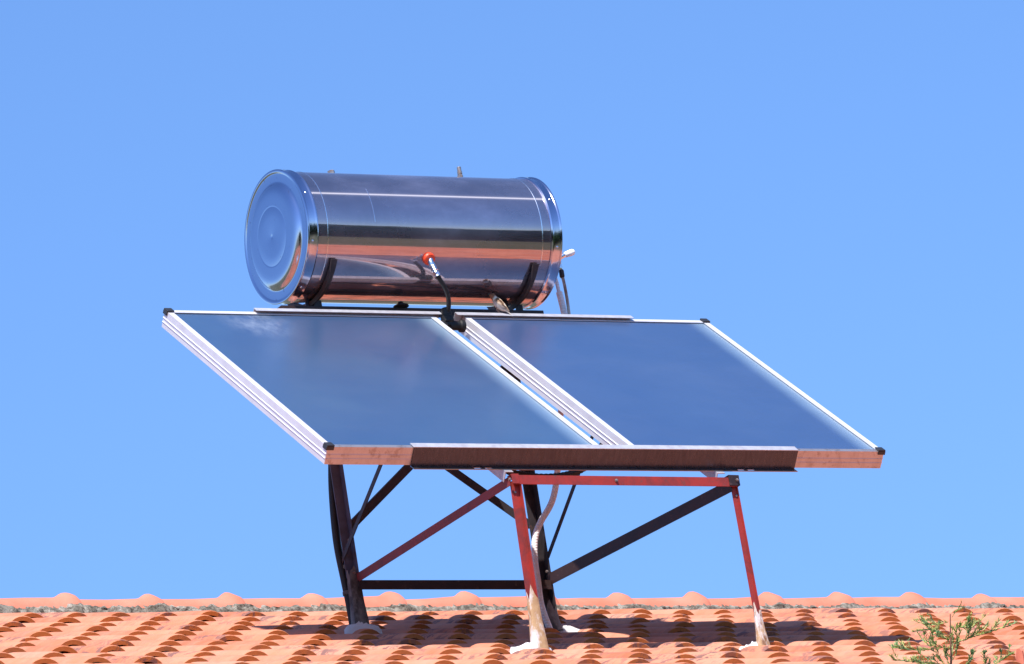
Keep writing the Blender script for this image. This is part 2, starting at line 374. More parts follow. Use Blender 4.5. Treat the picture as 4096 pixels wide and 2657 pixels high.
# ridge tiles: barrels with a flared, slightly peaked collar; every one is its own part
capx = [0.371, 0.774, 1.168, 1.582, 1.972, 2.355, 2.752, 3.149, 3.547, 3.95, 4.33, 4.725, 5.118]
while capx[0] > XL + .5: capx.insert(0, capx[0] - .395)
while capx[-1] < XR - .4: capx.append(capx[-1] + .395)
def rz(x): return .332 - .0028 * x
for k in range(len(capx) - 1):
    x0, x1 = capx[k] - .012, capx[k + 1]; L = x1 - x0
    jz = rng.normal(0, .003); tl = rng.normal(0, .006); cs = rng.normal(.84, .09)
    st = [(0, .094, 0), (.05, .094, 0), (L * .5, .095, 0), (L - .070, .097, .001), (L - .055, .099, .002), (L - .040, .104, .007), (L - .025, .110, .014), (L - .010, .114, .020), (L + .004, .1145, .020), (L + .018, .112, .015), (L + .032, .108, .008), (L + .036, .104, .003)]
    pts = []; ns = 18
    for h, r, pk in st:
        for q in range(ns + 1):
            a = R(14 + 152 * q / ns)
            rr = (.095 + (r - .095) * cs if r > .1 else r) + cs * pk * max(0, 1 - abs(a - math.pi / 2) / .50) * .8
            wob = .0015 * math.sin(h * 23 + k * 1.7 + q)
            pts.append((x0 + h + .025 * math.cos(a) * 0, RY + math.cos(a) * rr * 1.0, rz(x0) - .094 + jz + tl * (h / L - .5) + math.sin(a) * rr + wob))
    nn = len(pts)
    for (x, y, z) in list(pts):
        d = Vector((0, RY - y, (rz(x0) - .094) - z)).normalized() * .012; pts.append((x, y + d.y, z + d.z))
    f = []; w_ = ns + 1; m_ = len(st)
    for i in range(m_ - 1):
        for q in range(ns):
            f.append((i * w_ + q, i * w_ + q + 1, (i + 1) * w_ + q + 1, (i + 1) * w_ + q))
            f.append((nn + i * w_ + q + 1, nn + i * w_ + q, nn + (i + 1) * w_ + q, nn + (i + 1) * w_ + q + 1))
        for q in (0, ns): f.append((i * w_ + q, (i + 1) * w_ + q, nn + (i + 1) * w_ + q, nn + i * w_ + q))
    for i in (0, m_ - 1):
        for q in range(ns): f.append((i * w_ + q, nn + i * w_ + q, nn + i * w_ + q + 1, i * w_ + q + 1))
    B().add(pts, f).build('ridge_tile', 'ridge', house, True)
# mortar bed, rough
b = B(); nx = 1500; xs = np.linspace(XL, XR, nx)
def wob(x, a): return (math.sin(x * 31 + a) + math.sin(x * 73 + a * 2.1) * .7 + math.sin(x * 171 + a * .7) * .5) / 2.2
pts = []; cap_a = np.array(capx)
prof = [(3.055, .068), (3.018, .052), (3.004, .040), (2.996, .028), (2.986, .012), (2.972, -.004), (2.955, -.02), (2.93, -.05)]
for x in xs:
    near = float(np.exp(-(np.abs(cap_a - x + .0).min() / .05) ** 2))
    for k, (y, dz) in enumerate(prof):
        top = k < 5
        n1 = rng.normal(0, .003); n2 = rng.normal(0, .0028)
        pts.append((x, y - near * (.018 if top else .012) + .006 * wob(x, k * 1.3) + n1, rz(x) - .094 + dz - .012 + .007 * wob(x, k) + n2 + (near * .006 if top else 0)))
w_ = len(prof); f = [(i * w_ + q, (i + 1) * w_ + q, (i + 1) * w_ + q + 1, i * w_ + q + 1) for i in range(nx - 1) for q in range(w_ - 1)]
b.add(pts, f).build('ridge_mortar', 'mortar', roof)

# ---------------------------------------------------------------- collectors
CT = R(40.063); V = Vector((0, math.cos(CT), math.sin(CT))); N = Vector((0, -math.sin(CT), math.cos(CT)))
L = 1.5071; TH = .0739
def P(x, v, n): return X * x + V * v + N * n
def collector(x0, x1, label):
    root = empty('solar_collector', P((x0 + x1) / 2, L / 2, -TH), label, 'solar panel', 'flat solar collectors side by side on the stand')
    W = x1 - x0; fw = .026
    # side channels with two ribs; the lip on top covers the glass edge
    def side(xa, s):                     # s = +1 left side (outward -X), -1 right side
        b = B()
        u = X * s
        poly = [(0, 0), (fw, 0), (fw, -.003), (.003, -.006), (.003, -TH), (0, -TH), (0, -.052), (-.0028, -.0505), (-.0028, -.0495), (0, -.0465), (0, -.034), (-.0028, -.0325), (-.0028, -.0315), (0, -.0285)]
        b.prism(poly, P(xa, 0.0, 0), P(xa, L, 0), u, N); return b.build('side_frame', 'alu', root)
    side(x0, 1); side(x1, -1)
    for v0, d, mt, nm in ((0, 1, 'alu_front', 'lower_frame'), (L, -1, 'alu', 'upper_frame')):
        b = B()
        poly = [(0, 0), (fw, 0), (fw, -.003), (.003, -.006), (.003, -TH), (0, -TH), (0, -.052), (-.0012, -.051), (-.0012, -.049), (0, -.048), (0, -.034), (-.0012, -.033), (-.0012, -.031), (0, -.030)]
        b.prism(poly, P(x0 + .0032, v0, -.0006), P(x1 - .0032, v0, -.0006), V * d, N); b.build(nm, mt, root)
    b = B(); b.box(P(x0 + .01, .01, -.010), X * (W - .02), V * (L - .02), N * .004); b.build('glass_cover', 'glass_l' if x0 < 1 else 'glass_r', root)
    b = B(); b.box(P(x0 + .004, .004, -TH + .001), X * (W - .008), V * (L - .008), N * .003); b.build('back_sheet', 'zinc', root)
    return root
def corner(root, x, v, sx, sv):
    b = B()
    b.box(P(x - sx * .004, v - sv * .004, .002), X * (sx * .034), V * (sv * .034), N * .006)
    b.box(P(x - sx * .005, v - sv * .0045, -.014), X * (sx * .034), V * (sv * .0055), N * .0165)
    b.box(P(x - sx * .0055, v - sv * .004, -.015), X * (sx * .0065), V * (sv * .034), N * .017)
    b.build('corner_cap', 'plastic', root, bevel=.002)
c1 = collector(0, 1.2633, 'left flat glass collector in a silver frame, tilted below the steel tank')
corner(c1, 0, 0, 1, 1); corner(c1, 0, L, 1, -1)
c2 = collector(1.4035, 2.6, 'right flat glass collector in a silver frame, the sparrow on its top edge')
corner(c2, 2.6, 0, -1, 1); corner(c2, 2.6, L, -1, -1)

# ---------------------------------------------------------------- stand
st = empty('mounting_stand', (1.3, .6, -.6), 'red and dark angle iron stand holding the collectors and the tank on the roof', 'stand')
# clamping channel over the lower edge of both collectors
xa, xb = .388, 2.180
b = B(); q = .002
b.box(P(xa, -q - .003, -TH - .003), X * (xb - xa), V * .003, N * (TH + q + .003))
lip = B(); lip.prism([(-q - .0033, q + .0001), (.029, q + .003), (.029, q + .0055), (-q - .0033, q + .0028)], P(xa - .004, 0, 0), P(xb, 0, 0), V, N); lip = ('channel_lip', lip)
fl = -TH - .0035; fb = B()
def strip(v0, v1, x0, x1): fb.box(P(x0, v0, fl - .0025), X * (x1 - x0), V * (v1 - v0), N * .0025)
strip(-.034, -.026, xa, xb); strip(-.016, .0, xa, xb)
sl = [(.667, .699), (.718, .750), (1.899, 1.931), (1.946, 1.979)]
cur = xa
for s0, s1 in sl: strip(-.026, -.016, cur, s0); cur = s1
strip(-.026, -.016, cur, xb)
lc = b.build('lower_channel', 'galv', st); lip[1].build(lip[0], 'zinc', lc); fb.build('channel_flange', 'flange', lc)
for xa, xb, dz in ((.412, 1.29, .002), (1.365, 2.225, .001)):
    b = B()
    b.prism([(.003, -.06), (.003, .010), (-.024, .010), (-.024, .012), (.0055, .0125), (.0055, -.06)], P(xa, L, dz), P(xb, L, dz), V, N)
    b.build('upper_channel', 'zinc', st)
# rails under the collectors
for x in (.797, 1.787):
    b = B(); p0 = P(x, -.050, -TH - .0065); p1 = P(x, L + .02, -TH - .0065)
    b.prism([(0, 0), (.036, 0), (.036, -.003), (.003, -.003), (.003, -.045), (0, -.045)], p0, p1, X, N)
    b.build('rail', 'zinc', st)
b = B(); b.box(P(.2, 1.10, -TH - .05), X * 2.2, V * .04, N * .004); b.box(P(.2, .30, -TH - .05), X * 2.2, V * .035, N * .004)
b.build('cross_strip', 'brown_steel', st)
def rough_boot(p, r, h, mat, leg, seedv, drop=.0):
    """lumpy sealant cone over the tiles round a foot"""
    rg = np.random.default_rng(seedv); n = 28; pts = []; rings = [(1.0, -.065), (.96, -.022), (.86, -.008), (.62, -.002), (.34, .004), (.22, .012)]
    ph = rg.random(6) * 6.28
    for k, (rr, z) in enumerate(rings):
        for i in range(n):
            a = 2 * math.pi * i / n
            q = 1 + .16 * math.sin(2 * a + ph[0]) + .10 * math.sin(3 * a + ph[1]) + .06 * math.sin(5 * a + ph[2] + k)
            x = math.cos(a) * r * rr * q * 1.15; y = math.sin(a) * r * rr * q * .42
            pts.append((p[0] + x, p[1] + y, p[2] + z * h / .05 + y * math.tan(SL) + rg.normal(0, .003)))
    f = [(k * n + i, k * n + (i + 1) % n, (k + 1) * n + (i + 1) % n, (k + 1) * n + i) for k in range(len(rings) - 1) for i in range(n)] + [tuple(range((len(rings) - 1) * n, len(rings) * n))]
    B().add(pts, f).build('sealant_foot', mat, leg, True)
def leg(x, y, ztop, zbot, sx, mat, footmat, footh, wu=.042, wv=.042, lean=0., boot=None, bootmat='mastic', sv=-1):
    zb = zbot + footh
    b = B(); x2 = x + lean
    top = Vector((x, y, ztop)); mid = Vector((x + lean * (ztop - zb) / (ztop - zbot), y, zb)); bot = Vector((x2, y, zbot))
    b.angle(top, mid, X * sx, Y * sv, wu, wv, .005); lg = b.build('leg', mat, st)
    # paint-splashed foot sleeve, slightly swollen and ragged
    rg = np.random.default_rng(int(x * 100) + 3); n = 20; pts = []; m_ = 12
    for k in range(m_):
        t = k / (m_ - 1); c = mid.lerp(bot, t) + Vector((sx * wu / 2, sv * wv / 2, 0)); sw = .003 + .006 * t + (.010 if .45 < t else 0) * (t - .45)
        # squarish section
        for i in range(n):
            a = 2 * math.pi * i / n; cx, cy = math.cos(a), math.sin(a); sc = 1 / max(abs(cx), abs(cy)) ** .75
            pts.append(c + Vector((cx * sc * (wu / 2 + sw), cy * sc * (wv / 2 + sw), (rg.random() * .04 * math.sin(i * 1.3 + x * 9) + (.03 * math.cos(a + 2)) if k == 0 else rg.normal(0, .002)))))
    f = [(k * n + i, k * n + (i + 1) % n, (k + 1) * n + (i + 1) % n, (k + 1) * n + i) for k in range(m_ - 1) for i in range(n)] + [tuple(range(n))]
    B().add(pts, f).build('foot_sleeve', footmat, lg, True)
    if boot: rough_boot((x2 + sx * wu / 2 + boot[3], y + sv * wv / 2 + boot[4], zbot + boot[0]), boot[1], boot[2], bootmat, lg, int(x * 31) + 5)
    return lg
leg(.861, .035, -.128, -.835, -1, 'red', 'foot', .215, .040, .022, -.010, (.024, .092, .05, -.035, .012))
leg(1.880, .035, -.135, -.835, -1, 'red', 'foot', .145, .028, .010, .012, (.022, .072, .05, -.022, .012))
leg(.792, 1.305, 1.10, -.375, -1, 'grey_steel', 'foot_dark', .24, .046, .030, 0, (.030, .072, .05, 0, -.02))
leg(1.702, 1.305, 1.10, -.375, -1, 'dark_steel', 'foot_dark', .09, .046, .040, 0, (.012, .075, .05, .07, .0))
# front top bar and its end joint
b = B(); b.angle((.822, .010, -.108), (1.868, .010, -.113), Y, -Z, .038, .038, .004); b.build('front_bar', 'red', st)
b = B(); b.angle((1.832, .006, -.103), (1.878, .006, -.104), Y, -Z, .036, .044, .004); b.box((1.878, .006, -.148), (.003, 0, 0), (0, .036, 0), (0, 0, .044)); b.build('joint_plate', 'brown_steel', st)
b = B(); b.angle((.818, .006, -.104), (.850, .006, -.104), Y, -Z, .036, .040, .004); b.build('joint_plate', 'red', st)
# base bar between the rear legs
b = B(); b.angle((.775, 1.258, -.156), (1.690, 1.258, -.158), Y, -Z, .036, .040, .004); b.build('base_bar', 'brown_steel', st)
# bolts where the members meet
for bx_, by_, bz_ in ((.806, .008, -.128), (1.868, .004, -.126), (1.868, .033, -.185), (.835, .033, -.175), (.765, 1.272, -.120), (.765, 1.272, .02), (1.68, 1.262, -.12), (1.30, .008, -.130)):
    B().lathe([(0, .0075), (.002, .0075), (.0021, .0055), (.007, .0052), (.0075, .004)], (bx_, by_, bz_), -Y, 6).build('bolt', 'brass', st)
# side diagonals
def diag(p0, p1, mat, wd=.036, u=-X, name='brace'):
    p0, p1 = Vector(p0), Vector(p1); d = (p1 - p0).normalized(); n = u.cross(d).normalized()
    if n.z > 0: n = -n
    b = B(); b.angle(p0, p1, n, -u * 1.0, wd, .03, .004); return b.build(name, mat, st)
diag((.776, 1.290, -.125), (.812, .022, -.112), 'dark_red')
diag((1.776, 1.290, -.125) if False else (1.690, 1.290, -.125), (1.846, .022, -.118), 'brown_steel', .050)
# thin stays from rear legs to rails
def flat(p0, p1, mat, wd, u, t=.004):
    p0, p1 = Vector(p0), Vector(p1); d = (p1 - p0).normalized(); n = Vector(u).cross(d).normalized()
    b = B(); b.box(p0 - n * wd / 2, p1 - p0, n * wd, Vector(u) * t); return b.build('stay', mat, st)
flat((.740, 1.345, -.075), (.790, .69, .425), 'dark_steel', .022, X)
flat((1.745, 1.345, -.03), (1.785, .78, .455), 'dark_steel', .020, X)
# rear cross braces
def xb(p0, p1, mat):
    p0, p1 = Vector(p0), Vector(p1); d = (p1 - p0).normalized(); n = Y.cross(d).normalized()
    if n.z > 0: n = -n
    b = B(); b.angle(p0, p1, n, Y, .036, .026, .004); b.build('cross_brace', mat, st)
xb((.790, 1.318, .100), (1.700, 1.318, .845), 'brown_steel')
xb((1.702, 1.348, .125), (.775, 1.348, .790), 'dark_steel')
# tank cradles: curved saddle on each side, post below
TC = Vector((0, 1.2846, 1.3497)); TR = .2775
for x, sgn in ((.760, 1), (1.728, 1)):
    b = B(); pts = []; f = []; n = 36
    for k in range(n + 1):
        a = R(-38 - 104 * k / n); r0 = TR + .0035; tp = min(1, k / 5, (n - k) / 5); rad = .005 + .017 * tp
        c = math.cos(a), math.sin(a)
        for r_, x_ in ((r0, 0), (r0, .030), (r0 + .004, .030), (r0 + .004, .004), (r0 + rad, .004), (r0 + rad, 0)):
            pts.append((x + x_, TC.y - c[0] * r_, TC.z + c[1] * r_))
    for k in range(n):
        for q in range(6): f.append((k * 6 + q, k * 6 + (q + 1) % 6, (k + 1) * 6 + (q + 1) % 6, (k + 1) * 6 + q))
    f += [tuple(range(6)), tuple(range(n * 6, n * 6 + 6))[::-1]]
    b.add(pts, f); b.angle((x + .036, TC.y - .03, TC.z - TR - .01), (x + .036, TC.y - .03, .95), -X, Y, .034, .034, .004)
    b.build('tank_cradle', 'dark_steel', st)
b = B(); b.angle((.60, 1.25, 1.035), (1.86, 1.25, 1.035), Y, -Z, .04, .04, .004); b.build('tank_bearer', 'brown_steel', st)
b = B(); b.lathe([(0, .034), (.006, .032), (.014, .014), (.022, .010)], (1.17, 1.25, 1.038), Z, 20); b.build('bearer_stop', 'rubber', st, True)

# ---------------------------------------------------------------- storage tank
X0, X1 = .6428, 1.8647
tank = empty('storage_tank', (1.25, TC.y, TC.z - TR), 'shiny stainless steel water tank lying above the collectors', 'water tank')
b = B(); prof = []
n = 60
for k in range(n + 1): prof.append((.03 + (X1 - X0 - .06) * k / n, TR - .004))
b.lathe(prof, (X0, TC.y, TC.z), X, 160); b.build('jacket', 'jacket', tank, True)
def cap(x, ax):
    b = B(); r = TR
    pr = [(.052, r - .0042), (.052, r + .0005), (.046, r + .0035), (.040, r + .0015), (.038, r + .0008), (.010, r + .0006), (.005, r + .0045), (.001, r + .0045), (-.001, r + .001), (0, r - .008), (.003, r - .012), (.0034, r - .0135), (.0035, r - .016), (.0035, r * .90), (.0035, r * .835), (.0034, r * .825), (.002, r * .808), (-.003, r * .79), (-.010, r * .765), (-.0165, r * .73), (-.0205, r * .69), (-.0225, r * .64), (-.0232, r * .58), (-.0236, r * .475), (-.0236, r * .462), (-.0229, r * .455), (-.0229, r * .446), (-.0236, r * .440), (-.0238, r * .30), (-.0236, r * .05), (-.0225, r * .03), (-.0205, r * .012)]
    b.lathe([(h if h > -.002 else h * .80, max(q, .0005)) for h, q in pr], (x, TC.y, TC.z), X * ax, 160)
    o = b.build('end_cap', 'cap', tank, True)
    for k in range(8):
        a = R(22 + 45 * k); d = Vector((0, -math.cos(a), math.sin(a)))
        rb = B(); rb.lathe([(0, .0055), (.002, .005), (.0035, .003), (.004, .0005)], Vector((x + ax * .024, TC.y, TC.z)) + d * (r + .0004), d, 12); rb.build('rivet', 'chrome', o, True)
    return o
cap(X0, 1); cap(X1, -1)
for x, wdt, a0, a1 in ((.742, .0018, -60, 120), (.968, .0012, -5, 30), (1.772, .0025, -40, 120)):
    b = B(); pts = []; f = []; n = 80; r = TR - .0038
    for k in range(n + 1):
        a = R(a0 + (a1 - a0) * k / n); c = (math.cos(a), math.sin(a))
        for x_, r_ in ((-wdt, r), (-wdt * .5, r + .0012), (wdt * .5, r + .0012), (wdt, r)): pts.append((x + x_, TC.y - c[0] * r_, TC.z + c[1] * r_))
    f = [(k * 4 + q, k * 4 + q + 1, (k + 1) * 4 + q + 1, (k + 1) * 4 + q) for k in range(n) for q in range(3)]
    b.add(pts, f).build('jacket_seam', 'chrome', tank, True)
# stubs on top
b = B(); o = Vector((.954, TC.y, TC.z + TR - .006)); b.lathe([(0, .020), (.004, .019), (.006, .012), (.012, .012)], o, Z, 20); b.hexnut(o + Z * .011, Z, .0155, .020); b.build('plug', 'brass', tank)
b = B(); o = Vector((1.578, TC.y, TC.z + TR - .006)); b.lathe([(0, .017), (.004, .016), (.012, .011), (.017, .010)], o, Z, 20); b.hexnut(o + Z * .015, Z, .0125, .014); b.lathe([(.029, .009), (.034, .0105), (.046, .0105), (.047, .0088), (.064, .0088), (.066, .0075)], o, Z, 20); b.build('relief_valve', 'brass', tank)
# front port with orange grommet
a = R(-36.2); d = Vector((0, -math.cos(a), math.sin(a))); pp = Vector((1.227, TC.y, TC.z)) + d * (TR - .004)
b = B(); b.lathe([(0, .027), (.004, .027), (.011, .026), (.015, .022), (.015, .010)], pp, d, 32); b.build('grommet', 'orange', tank, True)

# ---------------------------------------------------------------- pipes
hose = empty('hose', (1.29, 1.0, .93), 'black hose with chrome nuts running from the orange port down to the gap between collectors', 'hose')
b = B(); q = pp + d * .010
e0 = Vector((1.2174, 1.0350, 1.1654)); e1 = Vector((1.2215, 1.0000, 1.0823)); dd = (e1 - e0).normalized(); LL = (e1 - e0).length
b.tube([q, q + d * .012, e0 + Vector((0, -.004, .004)), e0 + dd * .01], .0105); b.lathe([(0, .0125), (LL * .28, .0125), (LL * .30, .0112), (LL * .34, .0145), (LL * .62, .0145), (LL * .64, .0122), (LL * .76, .012)], e0, dd, 24); b.build('coupling', 'chrome', hose, True)
b = B(); b.hexnut(e0 + dd * LL * .74, dd, .0145, .017); b.lathe([(.017, .0145), (.023, .014)], e0 + dd * LL * .74, dd, 20); b.build('nut', 'chrome', hose)
b = B(); b.tube(spline([e1 - dd * .004] + [(1.2534, 1.0150, 1.0463), (1.2844, 1.0500, 1.0183), (1.3024, 1.0850, 0.9922), (1.3070, 1.1100, 0.9678), (1.3047, 1.1200, 0.9435)], 14), .0098, 18); b.build('tube', 'rubber', hose, True)
b = B(); tp = Vector((1.306, 1.12, .922))
b.lathe([(-.012, .022), (0, .022), (.006, .027), (.028, .027), (.032, .021), (.060, .021), (.062, .017), (.068, .017)], tp, Z, 24); b.tube([tp + Z * -.012, tp + Vector((.02, 0, -.008)), tp + Vector((.058, 0, -.010))], [.022, .021, .019], 20); b.lathe([(0, .021), (.006, .027), (.022, .027), (.024, .022)], tp + Vector((.050, 0, -.010)), X, 24)
b.tube([tp, tp + Vector((-.06, .0, -.006))], .016, 16); b.build('tee_fitting', 'rubber', hose, True)
# valve on the right-hand end with its rusty drain pipe
vx = 2.005
val = empty('drain_pipe', (2.0, 1.28, .9), 'thin rusty pipe with chrome valve and white cap at the right end of the tank', 'pipe')
b = B(); vp = Vector((1.996, 1.28, 1.288)); b.hexnut(vp + Vector((-.006, 0, .022)), Z, .0095, .014); b.lathe([(0, .004), (.026, .004)], vp + Vector((-.006, 0, .036)), Z, 14); b.lathe([(-.004, .006), (.006, .007)], vp + Vector((-.006, 0, .062)), Z, 14)
b.tube([vp + Z * .03, vp, vp - Z * .05], [.0065, .009, .008], 16); b.hexnut(vp - Z * .030, Z, .0105, .014); b.tube([(1.85, 1.28, 1.300), vp + Z * .005], .011, 14); b.tube([vp + Vector((0, 0, -.005)), vp + Vector((.028, -.004, .010))], [.010, .011], 16); b.hexnut(vp - Z * .052, Z, .0095, .012); b.build('valve', 'chrome', val, True)
b = B(); hd = Vector((.93, -.1, .30)).normalized(); b.lathe([(0, .007), (.018, .0095), (.022, .0125), (.052, .0145), (.060, .0135), (.066, .010), (.069, .004)], vp + hd * .014, hd, 24); b.build('valve_cap', 'white', val, True)
b = B(); b.lathe([(0, .0085), (.006, .011), (.030, .011), (.036, .008)], (1.999, 1.28, 1.196), Z, 18); b.build('union', 'brown_steel', val, True)
b = B(); b.tube(spline([(2.000, 1.28, 1.205), (2.004, 1.28, 1.15), (2.004, 1.28, 1.06), (2.000, 1.29, .98), (1.93, 1.29, .80)]), .0066, 14); b.build('tube', 'rust_pipe', val, True)
wp = empty('insulated_pipe', (1.5, 1.0, .3), 'white wrapped pipe descending from the tank end to the roof behind the front leg', 'pipe')
b = B(); b.tube(spline([(1.84, 1.28, 1.20), (1.955, 1.285, 1.225), (1.968, 1.285, 1.19), (1.974, 1.285, 1.13), (1.982, 1.285, 1.08)]), .0078, 16); b.build('upper_tube', 'wrap', wp, True)
b = B(); b.tube(spline([(1.974, 1.285, 1.132), (1.980, 1.285, 1.07), (1.985, 1.285, .98), (1.97, 1.25, .80), (1.85, 1.22, .58), (1.7917, 1.2200, 0.3379), (1.7397, 1.2200, 0.1858), (1.6608, 1.2200, 0.0816), (1.6242, 1.2200, 0.0155), (1.6055, 1.2200, -0.0786), (1.6036, 1.2200, -0.1725), (1.6053, 1.2200, -0.3037), (1.66, 1.22, -.50)]), .0135, 18); b.build('wrapped_tube', 'wrap', wp, True)
lp = empty('black_pipe', (.74, 1.3, .3), 'thick black pipe curving down beside the left rear leg onto the roof', 'pipe')
b = B(); b.tube(spline([(.86, 1.20, .80), (.80, 1.29, .60), (.771, 1.33, .357), (.750, 1.33, .189), (.741, 1.33, .021), (.749, 1.33, -.127), (.756, 1.33, -.238), (.758, 1.33, -.36)]), .0165, 18); b.build('tube', 'rubber', lp, True)
for zz in (-.09, -.20):
    b = B(); b.lathe([(0, .0165), (.002, .0185), (.016, .0185), (.018, .0165)], (.752, 1.33, zz), Z, 20); b.build('sleeve', 'foot_dark', lp, True)
sp2 = empty('black_pipe', (1.6, 1.2, .2), 'slim black pipe running down behind the right rear leg', 'pipe')
b = B(); b.tube(spline([(1.62, 1.30, .75), (1.66, 1.36, .50), (1.702, 1.36, .350), (1.710, 1.36, .19), (1.728, 1.36, .03), (1.737, 1.36, -.15), (1.745, 1.36, -.36)]), .014, 16); b.build('tube', 'rubber', sp2, True)
up = empty('feed_pipe', (1.1, .3, -.03), 'black insulated pipe sagging under the collectors behind the red bar', 'pipe')
b = B(); b.tube(spline([(.70, .30, .10), (.866, .25, .030), (.95, .25, -.012), (1.047, .25, -.034), (1.158, .25, -.036), (1.252, .25, -.020), (1.334, .25, .018), (1.45, .30, .12)]), [.013, .015] * 35 + [.014], 16); b.build('tube', 'rubber', up, True)

# ---------------------------------------------------------------- sparrow on the upper edge
def sparrow(loc, head_dir, label):
    root = empty('sparrow', loc, label, 'bird')
    # body along local x (head +x); one continuous lofted surface: tail, body, neck, head
    sec = [(-.078, .0035, .0016, -.008), (-.070, .0075, .002, -.0065), (-.055, .0070, .0022, -.004), (-.042, .0075, .004, -.002), (-.034, .012, .009, -.001), (-.022, .018, .0165, 0), (-.006, .0215, .0205, .0005), (.010, .0215, .0205, .002), (.022, .0185, .0180, .005), (.031, .0145, .0145, .009), (.038, .0130, .0130, .012), (.046, .0128, .0130, .0135), (.053, .0110, .0108, .0135), (.058, .0070, .0070, .0125), (.0605, .0030, .0035, .0118)]
    pts = []; n = 20
    for x, ry, rz_, z in sec:
        for k in range(n):
            a = 2 * math.pi * k / n; pts.append(Vector((x, math.cos(a) * ry, z + math.sin(a) * rz_)))
    f = [(i * n + k, i * n + (k + 1) % n, (i + 1) * n + (k + 1) % n, (i + 1) * n + k) for i in range(len(sec) - 1) for k in range(n)] + [tuple(range(n)), tuple(range((len(sec) - 1) * n, len(sec) * n))]
    fx = Vector(head_dir).normalized(); fy = Z.cross(fx).normalized(); fz = fx.cross(fy)
    R_ = Matrix((fx, fy, fz)).transposed()
    R4 = R_.to_4x4()
    def put(bb, name, mat, parent=root, smooth=True):
        o = bb.build(name, mat, None, smooth); o.parent = parent
        if parent is root: o.matrix_local = R4
        return o
    body = put(B().add(pts, f), 'body', 'bird')
    sm = body.modifiers.new('smooth', 'SUBSURF'); sm.levels = 1; sm.render_levels = 1
    for s in (-1, 1):
        wsec = [(.024, .002, .006, .010), (.018, .004, .011, .009), (.004, .0045, .0125, .006), (-.014, .004, .0105, .004), (-.032, .003, .0065, .003), (-.050, .0015, .0025, .001)]
        pts = []; n2 = 12
        for x, ty, hz, z in wsec:
            yy = s * (.0205 if x > -.02 else .0205 + (x + .02) * .42)
            for k in range(n2):
                a = 2 * math.pi * k / n2; pts.append(Vector((x, yy + math.cos(a) * ty, z + math.sin(a) * hz)))
        f = [(i * n2 + k, i * n2 + (k + 1) % n2, (i + 1) * n2 + (k + 1) % n2, (i + 1) * n2 + k) for i in range(len(wsec) - 1) for k in range(n2)] + [tuple(range(n2)), tuple(range((len(wsec) - 1) * n2, len(wsec) * n2))]
        put(B().add(pts, f), 'wing', 'bird')
    b = B(); b.lathe([(0, .0042), (.004, .0036), (.010, .0006)], (.0585, 0, .0118), X, 10); put(b, 'beak', 'beak')
    for s in (-1, 1):
        b = B(); b.lathe([(-.0008, .0016), (.0006, .0014), (.0011, .0004)], (.0515, s * .0108, .0155), Y * s, 10); put(b, 'eye', 'beak')
    for s in (-1, 1):
        o = B(); h = Vector((.002, s * .009, -.012)); ft = R_.inverted() @ (Vector((0, 0, -.038)))
        k = Vector((h.x - .004, s * .009, -.024)); ft = Vector((ft.x + .004, s * .009 + ft.y, ft.z))
        o.tube([h, k, ft], [.002, .0012, .0011], 8)
        for t in (-.35, 0, .35): o.tube([ft, ft + Vector((.011 * math.cos(t), .011 * math.sin(t), .0015))], [.0011, .0007], 6)
        o.tube([ft, ft + Vector((-.008, 0, 0))], [.0011, .0007], 6); put(o, 'leg', 'brass')
    return root
sparrow((1.590, 1.155, 1.022), (-.52, .30, .62), 'small brown streaked sparrow perched on the top edge of the right collector')

